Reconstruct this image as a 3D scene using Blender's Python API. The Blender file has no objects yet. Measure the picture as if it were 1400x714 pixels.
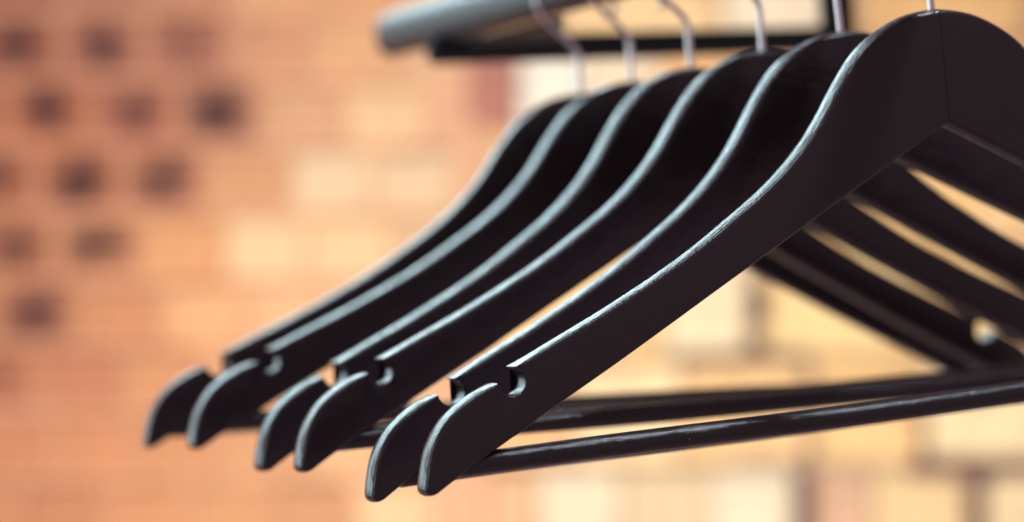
import bpy, bmesh, math, random
from mathutils import Vector, Matrix
random.seed(7)
S = bpy.context.scene
C = S.collection
PX = 3760.0                      # focal length in pixels of the 1400 px wide photograph
CAMZ = 1.4

# ---------------------------------------------------------------- camera
cd = bpy.data.cameras.new('camera')
cam = bpy.data.objects.new('camera', cd); C.objects.link(cam)
cam.location = (0, 0, CAMZ); cam.rotation_euler = (math.radians(90), 0, 0)
cd.sensor_width = 36.0; cd.lens = 36.0 * PX / 1400.0
cd.clip_start = .05; cd.clip_end = 50
cd.dof.use_dof = True; cd.dof.focus_distance = 1.003; cd.dof.aperture_fstop = 4.5
S.camera = cam

# ---------------------------------------------------------------- world, lamps, exposure
w = bpy.data.worlds.new('World'); S.world = w; w.use_nodes = True
bg = w.node_tree.nodes['Background']
bg.inputs['Color'].default_value = (1.0, .70, .82, 1); bg.inputs['Strength'].default_value = .27

def area(name, loc, target, sx, sy, power, color):
    l = bpy.data.lights.new(name, 'AREA'); l.shape = 'RECTANGLE'; l.size = sx; l.size_y = sy
    l.energy = power; l.color = color
    o = bpy.data.objects.new(name, l); C.objects.link(o); o.location = loc
    o.rotation_euler = (Vector(target) - Vector(loc)).to_track_quat('-Z', 'Y').to_euler()
    return o
# cool window light, high behind the hangers and to their left
for z_, h_, p_ in ((.60, .16, 13), (1.00, .42, 15)):            # two panels, gap added for a dark line along the edge highlights
    area('window_light', (-.82, 2.45, CAMZ + z_), (0, 1.15, CAMZ + z_ * .05), 1.9, h_, p_, (.66, .93, 1.0))
# small narrow lamp added to put a highlight on the near trouser bar
dl = area('bar_highlight_lamp', (.54, .82, CAMZ + .92), (.05, 1.01, CAMZ - .06), .05, .09, .24, (.80, .92, 1.0)); dl.data.spread = math.radians(34)
# unseen overhead lamp, added for the thin highlight on the front bevels
area('bevel_light', (-.42, 1.0, CAMZ + 1.25), (0, 1.1, CAMZ), .55, .35, 5, (.80, .95, 1.0))
# cool light from the left side, for the hanger tips
area('side_light', (-1.55, 2.35, CAMZ + .12), (-.1, 1.1, CAMZ - .05), .8, .9, 9, (.66, .92, 1.0))
# soft light from the left front, for the steel hooks
area('front_light', (-1.7, .35, CAMZ + .5), (.1, 1.1, CAMZ), .7, .9, 6, (.95, .98, 1.0))
# warm lamp added below the view to light the wall
wl = area('wall_fill', (.02, 1.5, CAMZ - 1.5), (.06, 3.3, CAMZ + .40), 1.2, .5, 24.5, (1.0, .96, .87)); wl.data.spread = math.radians(100)

S.view_settings.view_transform = 'Standard'; S.view_settings.look = 'None'
S.view_settings.exposure = 0; S.view_settings.gamma = 1
S.render.engine = 'CYCLES'
S.cycles.use_denoising = True
S.cycles.max_bounces = 6
S.cycles.sample_clamp_indirect = 5

# ---------------------------------------------------------------- materials
def new_mat(name):
    m = bpy.data.materials.new(name); m.use_nodes = True
    nt = m.node_tree; b = nt.nodes['Principled BSDF']
    return m, nt, b
def N(nt, t, **kw):
    n = nt.nodes.new(t)
    for k, v in kw.items():
        if k in n.inputs: n.inputs[k].default_value = v
        else: setattr(n, k, v)
    return n
def black_paint(name='black_paint', fine=(900.0, .30), rough=(.04, .32)):
    m, nt, b = new_mat(name)
    L = nt.links.new
    tc = N(nt, 'ShaderNodeTexCoord')
    b.inputs['Base Color'].default_value = (.021, .0135, .0165, 1)
    # brushed lacquer over wood grain
    g = N(nt, 'ShaderNodeTexNoise', Scale=fine[0], Detail=4.0, Roughness=.6)
    g2 = N(nt, 'ShaderNodeTexNoise', Scale=110.0, Detail=6.0, Roughness=.6)
    mp = N(nt, 'ShaderNodeMapping'); mp.inputs['Scale'].default_value = (.8, 1.2, 1.0)
    L(tc.outputs['Object'], mp.inputs['Vector']); L(mp.outputs[0], g.inputs['Vector']); L(mp.outputs[0], g2.inputs['Vector'])
    bp = N(nt, 'ShaderNodeBump', Strength=fine[1], Distance=.0004)
    bp2 = N(nt, 'ShaderNodeBump', Strength=.42, Distance=.0016)
    L(g.outputs[0], bp.inputs['Height']); L(g2.outputs[0], bp2.inputs['Height'])
    L(bp2.outputs[0], bp.inputs['Normal']); L(bp.outputs[0], b.inputs['Normal'])
    rr = N(nt, 'ShaderNodeMapRange'); rr.inputs['To Min'].default_value = rough[0]; rr.inputs['To Max'].default_value = rough[1]
    L(g2.outputs[0], rr.inputs['Value']); L(rr.outputs[0], b.inputs['Roughness'])
    # tiny pale dust specks
    v = N(nt, 'ShaderNodeTexVoronoi', Scale=210.0); v.inputs['Randomness'].default_value = 1
    L(tc.outputs['Object'], v.inputs['Vector'])
    lt = N(nt, 'ShaderNodeMath', operation='LESS_THAN'); lt.inputs[1].default_value = .055
    L(v.outputs['Distance'], lt.inputs[0])
    sp = N(nt, 'ShaderNodeSeparateColor'); L(v.outputs['Color'], sp.inputs[0])
    gt = N(nt, 'ShaderNodeMath', operation='GREATER_THAN'); gt.inputs[1].default_value = .93; L(sp.outputs[0], gt.inputs[0])
    mu = N(nt, 'ShaderNodeMath', operation='MULTIPLY'); L(lt.outputs[0], mu.inputs[0]); L(gt.outputs[0], mu.inputs[1])
    mx = N(nt, 'ShaderNodeMix', data_type='RGBA'); mx.inputs[6].default_value = (.021, .0135, .0165, 1); mx.inputs[7].default_value = (.6, .52, .5, 1)
    L(mu.outputs[0], mx.inputs[0]); L(mx.outputs[2], b.inputs['Base Color'])
    b.inputs['Specular IOR Level'].default_value = .5
    return m
M_BLACK = black_paint()
M_BAR = black_paint('black_bar_paint', (1500.0, .5), (.07, .15))
def metal(name, col, rough):
    m, nt, b = new_mat(name)
    b.inputs['Base Color'].default_value = (*col, 1); b.inputs['Metallic'].default_value = 1
    b.inputs['Roughness'].default_value = rough
    n = N(nt, 'ShaderNodeTexNoise', Scale=400.0, Detail=3.0)
    tc = N(nt, 'ShaderNodeTexCoord'); nt.links.new(tc.outputs['Object'], n.inputs['Vector'])
    bp = N(nt, 'ShaderNodeBump', Strength=.08, Distance=.0002)
    nt.links.new(n.outputs[0], bp.inputs['Height']); nt.links.new(bp.outputs[0], b.inputs['Normal'])
    return m
M_STEEL = metal('polished_steel', (.92, .92, .91), .32)
def rack_paint(name, lo, hi):
    m, nt, b = new_mat(name)
    b.inputs['Base Color'].default_value = (.014, .014, .018, 1)
    n = N(nt, 'ShaderNodeTexNoise', Scale=250.0, Detail=3.0)
    tc = N(nt, 'ShaderNodeTexCoord'); nt.links.new(tc.outputs['Object'], n.inputs['Vector'])
    rr = N(nt, 'ShaderNodeMapRange'); rr.inputs['To Min'].default_value = lo; rr.inputs['To Max'].default_value = hi
    nt.links.new(n.outputs[0], rr.inputs['Value']); nt.links.new(rr.outputs[0], b.inputs['Roughness'])
    return m
M_RACK = rack_paint('rack_paint', .6, .7)
M_RACK.node_tree.nodes['Principled BSDF'].inputs['Specular IOR Level'].default_value = .12
M_RAIL = rack_paint('rail_paint', .40, .50)
def masonry(name, patch, nscale):
    # brick colour comes from the object's own colour; its alpha sets the strength of the dark patch
    m, nt, b = new_mat(name); L = nt.links.new
    oi = N(nt, 'ShaderNodeObjectInfo'); tc = N(nt, 'ShaderNodeTexCoord')
    n = N(nt, 'ShaderNodeTexNoise', Scale=nscale, Detail=5.0, Roughness=.6)
    ad = N(nt, 'ShaderNodeVectorMath', operation='ADD'); L(tc.outputs['Object'], ad.inputs[0])
    cr = N(nt, 'ShaderNodeCombineXYZ'); ml = N(nt, 'ShaderNodeMath', operation='MULTIPLY'); ml.inputs[1].default_value = 37.0
    L(oi.outputs['Random'], ml.inputs[0]); L(ml.outputs[0], cr.inputs[0]); L(cr.outputs[0], ad.inputs[1]); L(ad.outputs[0], n.inputs['Vector'])
    hs = N(nt, 'ShaderNodeMapRange'); hs.inputs['From Min'].default_value = .3; hs.inputs['From Max'].default_value = .7
    hs.inputs['To Min'].default_value = .78; hs.inputs['To Max'].default_value = 1.16; L(n.outputs[0], hs.inputs['Value'])
    vm = N(nt, 'ShaderNodeVectorMath', operation='SCALE'); L(oi.outputs['Color'], vm.inputs[0]); L(hs.outputs[0], vm.inputs['Scale'])
    out = vm.outputs[0]
    if patch:
        mp = N(nt, 'ShaderNodeMapping'); mp.inputs['Scale'].default_value = (1.0, 0.0, 1.25); L(tc.outputs['Object'], mp.inputs['Vector'])
        ln = N(nt, 'ShaderNodeVectorMath', operation='LENGTH'); L(mp.outputs[0], ln.inputs[0])
        n2 = N(nt, 'ShaderNodeTexNoise', Scale=26.0, Detail=4.0); L(ad.outputs[0], n2.inputs['Vector'])
        ma = N(nt, 'ShaderNodeMath', operation='MULTIPLY_ADD'); ma.inputs[1].default_value = .055; L(n2.outputs[0], ma.inputs[0]); L(ln.outputs['Value'], ma.inputs[2])
        mr = N(nt, 'ShaderNodeMapRange'); mr.inputs['From Min'].default_value = .040; mr.inputs['From Max'].default_value = .072
        mr.inputs['To Min'].default_value = 1; mr.inputs['To Max'].default_value = 0; L(ma.outputs[0], mr.inputs['Value'])
        am = N(nt, 'ShaderNodeMath', operation='MULTIPLY'); L(mr.outputs[0], am.inputs[0]); L(oi.outputs['Alpha'], am.inputs[1])
        mx = N(nt, 'ShaderNodeMix', data_type='RGBA'); L(am.outputs[0], mx.inputs[0]); L(out, mx.inputs[6])
        mx.inputs[7].default_value = (.052, .016, .024, 1); out = mx.outputs[2]
    L(out, b.inputs['Base Color'])
    b.inputs['Roughness'].default_value = .88
    bp = N(nt, 'ShaderNodeBump', Strength=.5, Distance=.002); L(n.outputs[0], bp.inputs['Height']); L(bp.outputs[0], b.inputs['Normal'])
    return m
M_BRICK = masonry('fired_brick', True, 60.0)
M_STONE = masonry('pale_stone', False, 35.0)
def mortar(name, c):
    m, nt, b = new_mat(name)
    n = N(nt, 'ShaderNodeTexNoise', Scale=90.0, Detail=5.0); tc = N(nt, 'ShaderNodeTexCoord'); nt.links.new(tc.outputs['Object'], n.inputs['Vector'])
    cr = N(nt, 'ShaderNodeValToRGB'); cr.color_ramp.elements[0].color = (*[v * .7 for v in c], 1); cr.color_ramp.elements[1].color = (*[min(.85, v * 1.2) for v in c], 1)
    nt.links.new(n.outputs[0], cr.inputs[0]); nt.links.new(cr.outputs[0], b.inputs['Base Color'])
    b.inputs['Roughness'].default_value = .95
    return m
M_MORTAR = mortar('sandy_mortar', (.74, .40, .24))
M_SOOT = mortar('dark_joint', (.11, .05, .05))
M_GREY = mortar('grey_mortar', (.40, .28, .19))

# ---------------------------------------------------------------- helpers
def link(name, me, mat=None, parent=None):
    o = bpy.data.objects.new(name, me); C.objects.link(o)
    if mat and me is not None and not me.materials: me.materials.append(mat)
    if parent: o.parent = parent
    return o
def tag(o, label=None, cat=None, group=None, kind=None):
    if label: o['label'] = label
    if cat: o['category'] = cat
    if group: o['group'] = group
    if kind: o['kind'] = kind
    return o
def tube_mesh(name, pts, r, seg=20, cap=True, rfun=None):
    bm = bmesh.new(); pts = [Vector(p) for p in pts]; rings = []
    up = None
    for i, p in enumerate(pts):
        t = (pts[min(i + 1, len(pts) - 1)] - pts[max(i - 1, 0)]).normalized()
        if up is None: up = Vector((0, 1, 0)) if abs(t.y) < .9 else Vector((0, 0, 1))
        a = (up - t * up.dot(t)).normalized(); b_ = t.cross(a); up = a
        rad = rfun(i) if rfun else r
        rings.append([bm.verts.new(p + (a * math.cos(2 * math.pi * k / seg) + b_ * math.sin(2 * math.pi * k / seg)) * rad) for k in range(seg)])
    for i in range(len(rings) - 1):
        for k in range(seg):
            f = bm.faces.new((rings[i][k], rings[i][(k + 1) % seg], rings[i + 1][(k + 1) % seg], rings[i + 1][k])); f.smooth = True
    if cap:
        bm.faces.new(rings[0][::-1]); bm.faces.new(rings[-1])
    bmesh.ops.recalc_face_normals(bm, faces=bm.faces)
    me = bpy.data.meshes.new(name); bm.to_mesh(me); bm.free(); me.set_sharp_from_angle(angle=math.radians(50))
    return me

# ---------------------------------------------------------------- the wall
def s2l(c): return tuple(((v / 255 + .055) / 1.055) ** 2.4 if v > 10 else v / 3294 for v in c)
KEYS = [  # (x, y in the photograph, tone seen there, used as the brick colour)
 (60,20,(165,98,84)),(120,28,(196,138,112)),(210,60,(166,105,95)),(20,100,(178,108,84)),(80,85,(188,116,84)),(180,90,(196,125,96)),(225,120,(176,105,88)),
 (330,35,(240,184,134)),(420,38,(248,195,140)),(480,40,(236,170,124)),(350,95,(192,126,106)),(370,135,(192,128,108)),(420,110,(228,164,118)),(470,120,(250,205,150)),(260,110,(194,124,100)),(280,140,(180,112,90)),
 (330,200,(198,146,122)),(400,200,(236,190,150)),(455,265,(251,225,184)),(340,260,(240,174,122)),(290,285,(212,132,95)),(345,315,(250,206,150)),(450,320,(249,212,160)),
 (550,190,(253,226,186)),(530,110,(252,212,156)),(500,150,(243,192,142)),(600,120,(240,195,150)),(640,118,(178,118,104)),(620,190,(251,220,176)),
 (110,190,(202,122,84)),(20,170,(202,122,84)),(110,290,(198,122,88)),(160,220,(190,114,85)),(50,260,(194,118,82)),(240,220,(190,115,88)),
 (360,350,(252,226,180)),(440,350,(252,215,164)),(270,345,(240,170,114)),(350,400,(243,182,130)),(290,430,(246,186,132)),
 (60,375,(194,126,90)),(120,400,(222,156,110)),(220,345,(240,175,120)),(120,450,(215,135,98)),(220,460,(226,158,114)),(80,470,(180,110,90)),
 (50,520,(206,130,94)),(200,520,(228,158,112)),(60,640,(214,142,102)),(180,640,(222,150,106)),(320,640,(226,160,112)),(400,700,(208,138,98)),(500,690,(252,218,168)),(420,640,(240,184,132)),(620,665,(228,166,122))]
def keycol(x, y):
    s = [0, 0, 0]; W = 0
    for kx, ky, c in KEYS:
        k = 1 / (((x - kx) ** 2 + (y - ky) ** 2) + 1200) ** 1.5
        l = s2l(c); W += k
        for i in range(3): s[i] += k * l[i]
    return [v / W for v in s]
DW = 3.3
def wx(px): return (px - 700) / PX * DW
def wz(py): return CAMZ - (py - 357) / PX * DW
def brick_mesh(name, wd, ht, dp, seed):
    rnd = random.Random(seed); bm = bmesh.new()
    b = .0035
    rings = []
    for (ins, y) in ((0, dp / 2), (0, -dp / 2 + b), (b, -dp / 2)):
        hw, hh = wd / 2 - ins, ht / 2 - ins
        rings.append([bm.verts.new((sx * hw + rnd.uniform(-1, 1) * .0012, y + rnd.uniform(-1, 1) * .0012, sz * hh + rnd.uniform(-1, 1) * .0012)) for sx, sz in ((-1, -1), (1, -1), (1, 1), (-1, 1))])
    for i in range(2):
        for k in range(4): bm.faces.new((rings[i][k], rings[i][(k + 1) % 4], rings[i + 1][(k + 1) % 4], rings[i + 1][k]))
    bm.faces.new(rings[2]); bm.faces.new(rings[0][::-1])
    bmesh.ops.recalc_face_normals(bm, faces=bm.faces)
    me = bpy.data.meshes.new(name); bm.to_mesh(me); bm.free(); return me
def slab(name, x0, x1, z0, z1, y0, y1, mat, parent):
    bm = bmesh.new(); bmesh.ops.create_cube(bm, size=1)
    for v in bm.verts: v.co = Vector(((x0 + x1) / 2 + v.co.x * (x1 - x0), (y0 + y1) / 2 + v.co.y * (y1 - y0), (z0 + z1) / 2 + v.co.z * (z1 - z0)))
    me = bpy.data.meshes.new(name); bm.to_mesh(me); bm.free()
    return link(name, me, mat, parent)
SPLIT = wx(665)
wall = link('brick_wall', None); wall.location = (0, 0, 0)
tag(wall, 'blurred orange brick wall with dark patches on its bricks, left half of background', 'wall')
slab('mortar_bed', -1.9, SPLIT, CAMZ - .95, CAMZ + .55, DW + .006, DW + .2, M_MORTAR, wall)
# header bricks: a course is 91 px high, a header 115 px long in the photograph
CH, HL = 91 / PX * DW, 115 / PX * DW
hm = [brick_mesh('brick', HL - .008, CH - .009, .06, i) for i in range(4)]
for m_ in hm: m_.materials.append(M_BRICK)
dark = {(65, 0): .75, (25, 0): .6}
ycent = [65 + 91 * k for k in range(-2, 9)]
DARK = [(25,65,.75),(135,68,.8),(245,25,.35),(65,165,.8),(190,160,.8),(300,172,1.0),(10,245,.6),(105,245,.8),(222,262,1.0),(20,335,.7),(130,348,1.0),(45,440,.8),(0,535,.3),(-60,165,.6),(-95,68,.6),(-80,345,.5)]
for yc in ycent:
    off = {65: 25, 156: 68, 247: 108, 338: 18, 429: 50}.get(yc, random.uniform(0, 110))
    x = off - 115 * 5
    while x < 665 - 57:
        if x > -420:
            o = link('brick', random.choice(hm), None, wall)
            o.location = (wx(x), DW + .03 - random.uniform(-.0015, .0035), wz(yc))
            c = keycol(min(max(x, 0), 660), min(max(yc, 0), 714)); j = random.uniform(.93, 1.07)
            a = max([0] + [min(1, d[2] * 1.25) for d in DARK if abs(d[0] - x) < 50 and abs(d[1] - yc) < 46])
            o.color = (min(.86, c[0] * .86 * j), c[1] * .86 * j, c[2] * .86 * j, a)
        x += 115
# pale block masonry on the right
wall2 = link('stone_wall', None)
tag(wall2, 'blurred cream block wall with dark joints, right half of background', 'wall')
slab('mortar_bed', SPLIT + .0, 1.35, CAMZ - .95, CAMZ + .55, DW + .008, DW + .2, M_GREY, wall2)
ROWS = [  # y0, y1, [(x0, x1, colour)]
 (-150, -30, [(668,900,(235,180,130)),(900,1170,(235,190,140)),(1170,1420,(225,175,125)),(1420,1700,(225,180,130))]),
 (-24, 52, [(668,760,(225,165,120)),(765,985,(250,212,158)),(990,1128,(248,228,196)),(1178,1400,(232,184,126)),(1405,1700,(200,150,110))]),
 (58, 170, [(640,705,(188,126,110)),(712,800,(252,240,220)),(803,900,(250,225,190)),(905,1180,(246,194,138)),(1183,1420,(228,180,130)),(1425,1700,(235,195,145))]),
 (176, 330, [(668,860,(240,190,130)),(865,1090,(250,215,165)),(1095,1330,(250,205,140)),(1335,1700,(246,204,146))]),
 (336, 486, [(668,905,(240,200,140)),(910,1020,(246,222,180)),(1050,1260,(250,214,152)),(1265,1480,(250,208,142)),(1485,1700,(245,200,140))]),
 (494, 632, [(668,780,(242,184,130)),(785,930,(250,218,168)),(935,1098,(246,202,144)),(1116,1254,(248,202,140)),(1266,1480,(252,222,172)),(1485,1700,(245,205,150))]),
 (642, 760, [(668,730,(242,192,148)),(735,850,(250,228,192)),(855,965,(236,208,166)),(968,1084,(248,228,194)),(1112,1190,(226,180,146)),(1193,1322,(250,214,160)),(1345,1500,(252,224,176)),(1505,1700,(245,210,160))]),
 (766, 900, [(668,900,(235,190,140)),(905,1150,(245,215,170)),(1155,1400,(240,200,150)),(1405,1700,(240,200,150))]),
]
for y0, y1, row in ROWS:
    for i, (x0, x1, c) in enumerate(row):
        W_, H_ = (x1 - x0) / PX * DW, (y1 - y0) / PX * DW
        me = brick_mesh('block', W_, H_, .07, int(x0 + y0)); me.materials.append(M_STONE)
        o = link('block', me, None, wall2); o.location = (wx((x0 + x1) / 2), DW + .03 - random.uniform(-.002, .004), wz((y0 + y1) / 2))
        l = s2l(c); g = .80 if y0 > 600 else .9  # lower rows darkened in colour to offset the falloff of the wall light
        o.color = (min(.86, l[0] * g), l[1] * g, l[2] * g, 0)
# dark deep joints that show between the blocks
def joint(x0, x1, y0, y1, mat):
    o = slab('joint', wx(x0), wx(x1), wz(y1), wz(y0), DW - .008, DW + .05, mat, wall2)
joint(1236, 1480, 624, 652, M_SOOT); joint(1320, 1348, 652, 762, M_SOOT); joint(1254, 1266, 560, 632, M_SOOT)
joint(925, 1105, 481, 499, M_SOOT); joint(1086, 1110, 646, 760, M_SOOT); joint(1018, 1052, 404, 444, M_SOOT); joint(1000, 1236, 628, 644, M_GREY)
joint(1255, 1400, 240, 246, M_GREY)

# ---------------------------------------------------------------- rack frame: the hangers' own axes seen from the camera
RT = Matrix(((.91816, -.38973, -.07131), (.39173, .91994, .01608), (.05933, -.0427, .99732)))
CAMR = Vector((-.5651, -.9010, -.1007))
def rack(p): return RT @ (Vector(p) - CAMR) + Vector((0, 0, CAMZ))

# ---------------------------------------------------------------- hanger
T = .0114
TOP = [(0,.3),(7,-.3),(13.5,-1.7),(22,-5.2),(29,-9.4),(34.8,-14.2),(39.8,-20),(44.7,-26.2),(49.5,-33),(55.3,-41),(62,-48.4),(69,-55),(76.8,-61.3),(84.3,-66.7),(91.5,-71.3),(104.5,-79.6),(116.3,-86.4),(128,-92.5),(140.4,-98.6),(151.5,-103.8),(163.3,-109),(174.4,-113.9),(185,-118.5)]
NOTCH = [(185,-118.5),(183.0,-119.9),(181.7,-122.2),(181.6,-124.8),(183.0,-127.2),(185.5,-128.5),(188.4,-128.3),(190.8,-126.7),(192.4,-123.9)]
TIP = [(192.4,-123.9),(197,-125.4),(202.5,-128),(207.8,-131.2),(212.5,-135),(216.2,-139.4),(219,-144.2),(220.8,-149.5),(222.1,-154.5),(222.6,-157.4)]
END = [(222.6,-157.4),(222.5,-159.3),(221.6,-160.6),(220.0,-160.9),(218.0,-160.3)]
BOT = [(218.0,-160.3),(215.6,-159.2),(211.8,-156.5),(207,-153.8),(203,-151.6),(193.9,-146.8),(184.9,-142),(175.6,-137),(159.2,-128.4),(144.1,-120.6),(103.8,-98.9),(86.5,-89.6),(59.7,-75.1),(47.7,-68.6),(25.2,-56.6),(12,-49.5),(0,-43.2)]
def crom(pts, step=2.0):
    out = []; P = [Vector(p) for p in pts]
    P = [P[0] * 2 - P[1]] + P + [P[-1] * 2 - P[-2]]
    for i in range(1, len(P) - 2):
        n = max(1, int((P[i + 1] - P[i]).length / step + .5))
        # centripetal
        t0 = 0; t1 = t0 + (P[i] - P[i-1]).length ** .5; t2 = t1 + (P[i+1] - P[i]).length ** .5; t3 = t2 + (P[i+2] - P[i+1]).length ** .5
        for k in range(n):
            t = t1 + (t2 - t1) * k / n
            A1 = P[i-1] * ((t1-t)/(t1-t0)) + P[i] * ((t-t0)/(t1-t0)); A2 = P[i] * ((t2-t)/(t2-t1)) + P[i+1] * ((t-t1)/(t2-t1)); A3 = P[i+1] * ((t3-t)/(t3-t2)) + P[i+2] * ((t-t2)/(t3-t2))
            B1 = A1 * ((t2-t)/(t2-t0)) + A2 * ((t-t0)/(t2-t0)); B2 = A2 * ((t3-t)/(t3-t1)) + A3 * ((t-t1)/(t3-t1))
            out.append(B1 * ((t2-t)/(t2-t1)) + B2 * ((t-t1)/(t2-t1)))
    return out
def smooth(pts, it):
    # light smoothing of a traced run, its ends kept
    p = [Vector(q) for q in pts]
    for _ in range(it):
        p = [p[0]] + [p[i] * .5 + (p[i-1] + p[i+1]) * .25 for i in range(1, len(p) - 1)] + [p[-1]]
    return p
def arm_mesh(side):
    runs = [smooth(crom(TOP, 1.6), 12), smooth(crom(NOTCH, .6), 2), smooth(crom(TIP, 1.0), 4), crom(END, .6), smooth(crom(BOT, 2.5), 10)]
    pts = []
    for r in runs: pts += r
    pts.append(Vector(BOT[-1])); n = len(pts)
    pts = [p / 1000 for p in pts]
    x0 = .00002
    ins = []
    for i, p in enumerate(pts):
        if i in (0, n - 1):
            ins.append(Vector((0, 0))); continue
        a, b_ = pts[i] - pts[i - 1], pts[i + 1] - pts[i]
        if a.length < 1e-7 or b_.length < 1e-7: ins.append(Vector((0, 0))); continue
        a.normalize(); b_.normalize()
        na, nb = Vector((a.y, -a.x)), Vector((b_.y, -b_.x))      # inward for this clockwise run
        m = na + nb; m.normalize(); k = 1 / max(.55, m.dot(na)); ins.append(m * k)
    # ends: inset only along the seam
    ins[0] = Vector((0, -1)); ins[-1] = Vector((0, 1))
    nn = len(runs[0]); nt_ = nn + len(runs[1])
    for i in range(nn - 7, nt_ + 8):                             # the notch was cut after rounding: crisper edge there
        dd = max(0, nn - i, i - nt_) / 8; ins[i] = ins[i] * ((.36 + .64 * dd) if min(abs(i - nn), abs(i - nt_)) > 1 else .14)
    e0 = nt_ + len(runs[2]); e1 = e0 + len(runs[3])
    for i in range(e0 - 8, e1 + 8):                              # tight turn at the very tip: less inset so the rim stays clean
        dd = max(0, e0 - i, i - e1) / 8; ins[i] = ins[i] * (.5 + .5 * min(1, dd))
    r = .0021; prof = []; crown = .0005
    for k in range(7):
        a = math.pi / 2 * k / 6
        prof.append((r * (1 - math.cos(a)), (T / 2 - r) + r * math.sin(a)))
    bm = bmesh.new(); rings = []
    full = [(d, -y) for d, y in prof[::-1]] + [(-crown * .55, -.0024), (-crown, -.0008), (-crown, .0008), (-crown * .55, .0024)] + [(d, y) for d, y in prof]
    for d, y in full:
        ring = []
        for i, p in enumerate(pts):
            q = p + ins[i] * d
            ring.append(bm.verts.new((side * max(q.x, x0 + (d * .05 if i in (0, n - 1) else 0)), y, q.y)))
        rings.append(ring)
    for j in range(len(rings) - 1):
        for i in range(n):
            i2 = (i + 1) % n
            f = bm.faces.new((rings[j][i], rings[j][i2], rings[j + 1][i2], rings[j + 1][i])); f.smooth = i2 != 0
    f1 = bm.faces.new(rings[0]); f2 = bm.faces.new(rings[-1][::-1])
    for f in (f1, f2):
        for e in f.edges: e.smooth = False
    bmesh.ops.triangulate(bm, faces=[f1, f2], ngon_method='EAR_CLIP')
    bmesh.ops.recalc_face_normals(bm, faces=bm.faces)
    me = bpy.data.meshes.new('arm'); bm.to_mesh(me); bm.free()
    me.set_sharp_from_angle(angle=math.radians(38))
    me.materials.append(M_BLACK)
    return me
ARM = {-1: arm_mesh(-1), 1: arm_mesh(1)}
BAR = tube_mesh('trouser_bar', [(-.2095 + .419 * k / 40, 0, -.1507 + .0003 * math.sin(k * .31)) for k in range(41)], .0042, 36); BAR.materials.append(M_BAR)
def hook_mesh(R_, top):
    # straight shank, an outward bend, then the loop that passes over the rail
    zs, zc = .019, top - R_
    pts = [(0, 0, -.012), (0, 0, 0), (0, 0, .008), (0, 0, zs - .004)]
    p0, p1, p2, p3 = Vector((0, 0, zs)), Vector((-.001, 0, zs + .009)), Vector((-R_, 0, zc - .013)), Vector((-R_, 0, zc))
    for k in range(13):
        t = k / 12; u = 1 - t
        pts.append(p0 * u**3 + p1 * 3*u*u*t + p2 * 3*u*t*t + p3 * t**3)
    for k in range(1, 30):
        a = math.pi - math.radians(215) * k / 29
        pts.append((R_ * math.cos(a), 0, zc + R_ * math.sin(a)))
    me = tube_mesh('hook', pts, .00135, 16, True, None); me.materials.append(M_STEEL); return me

YS = [0, .0695, .1368, .2049, .2672, .3263]
HY = [-.0364, -.0204, .0169, .0721, .0095, -.0949]
HT = [-.0216, -.0447, .0024, -.0035, .0330, .0270]
BARS = [(.0018, .0144), (-.0044, -.010), (.0008, 0), (0, 0), (.0010, .0), (-.0008, .005)]   # how each bar sits between its arms
LAB = ['black wooden hanger nearest the camera, the sharp one whose whole front face shows',
       'black wooden hanger second from the front, directly behind the sharpest one, its tip hanging lowest',
       'black wooden hanger third from the front, its left tip close beside the fourth',
       'black wooden hanger fourth from the front, its tip just left of the third one',
       'black wooden hanger fifth from the front, its left tip overlapping the rearmost hanger',
       'most blurred black wooden hanger, rearmost and furthest left of the row']
def rail_z(y): return .0545 + (y - .326) * .02
RR = .0112
for i in range(6):
    h = link('clothes_hanger', None)
    h.matrix_world = Matrix.Translation(rack((0, YS[i], 0))) @ (RT @ Matrix.Rotation(HY[i], 3, 'Z') @ Matrix.Rotation(HT[i], 3, 'Y')).to_4x4()
    tag(h, LAB[i], 'hanger', 'black wooden hangers hanging on the rail')
    link('arm', ARM[-1], None, h); link('arm', ARM[1], None, h)
    tb = link('trouser_bar', BAR, None, h); tb.rotation_euler = (0, -BARS[i][1], 0)
    tb.location = (-.1507 * -BARS[i][1] * -1, 0, BARS[i][0])
    top = rail_z(YS[i]) + RR * 1.15 + .0013
    link('hook', hook_mesh(.0205, top), None, h)

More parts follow.
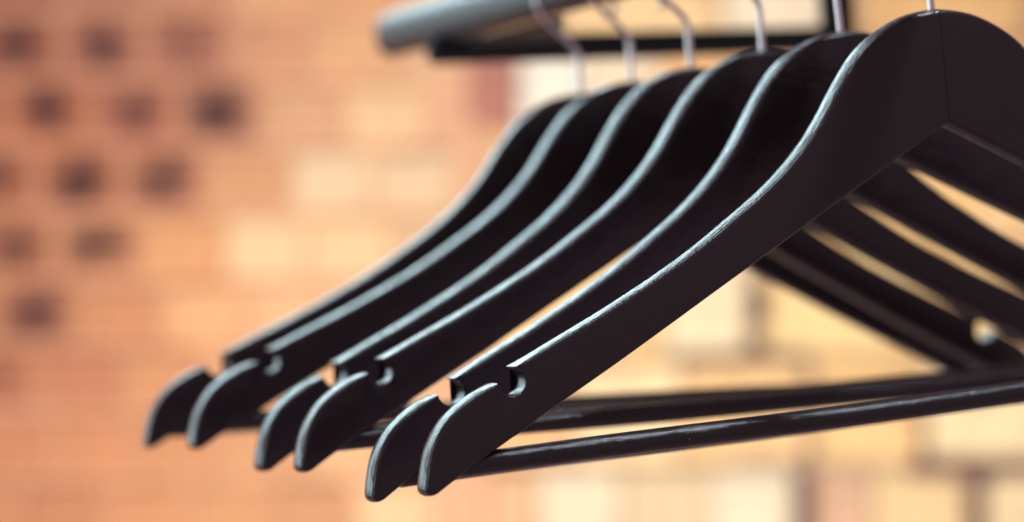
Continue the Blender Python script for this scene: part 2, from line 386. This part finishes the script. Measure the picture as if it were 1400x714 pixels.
# ---------------------------------------------------------------- rack
rk = link('clothes_rack', None); tag(rk, 'out of focus black clothes rail with cross bar, above the hanger hooks', 'clothes rack')
def capped(pts, r, n=8):
    pts = [Vector(p) for p in pts]; return pts
def rod(name, a, b_, r, parent, seg=32, mat=None, oval=0):
    a, b_ = Vector(a), Vector(b_); d = (b_ - a).normalized(); pts = []; rad = []
    for k in range(7):
        t = math.pi / 2 * k / 6; pts.append(a + d * r * .6 * (1 - math.cos(t))); rad.append(max(.0004, r * math.sin(t)))
    pts += [a + (b_ - a) * t for t in (.25, .5, .75)]; rad += [r] * 3
    for k in range(6, -1, -1):
        t = math.pi / 2 * k / 6; pts.append(b_ - d * r * .6 * (1 - math.cos(t))); rad.append(max(.0004, r * math.sin(t)))
    # first cap points share positions closely: fine for a rounded end
    me = tube_mesh(name, pts, r, seg, True, lambda i: rad[i])
    if oval:
        up = (RT @ Vector((0, 0, 1))).normalized()
        for v in me.vertices:
            t = max(0, min(1, (v.co - a).dot(d) / (b_ - a).length)); q = a + (b_ - a) * t
            e = v.co - q; h_ = e.dot(up); v.co = q + (e - up * h_) * .82 + up * h_ * oval
    return link(name, me, mat or M_RACK, parent)
rod('rail', rack((0, -.35, rail_z(-.35))), rack((0, .588, rail_z(.588))), RR, rk, mat=M_RAIL, oval=1.15)
rod('cross_bar', rack((-.012, .495, .0415)), rack((.252, .495, .0405)), .0080, rk)
rod('upright', rack((.246, .495, .036)), rack((.248, .495, .30)), .0105, rk)
bm = bmesh.new(); tri = [(.003, .50), (.003, .345), (.074, .50)]
vs = [[bm.verts.new(rack((x, y, z + rail_z(y) - .0145))) for x, y in tri] for z in (-.001, .0015)]
bm.faces.new(vs[0][::-1]); bm.faces.new(vs[1])
for k in range(3): bm.faces.new((vs[0][k], vs[0][(k + 1) % 3], vs[1][(k + 1) % 3], vs[1][k]))
bmesh.ops.recalc_face_normals(bm, faces=bm.faces); me = bpy.data.meshes.new('corner_plate'); bm.to_mesh(me); bm.free()
link('corner_plate', me, M_RACK, rk)
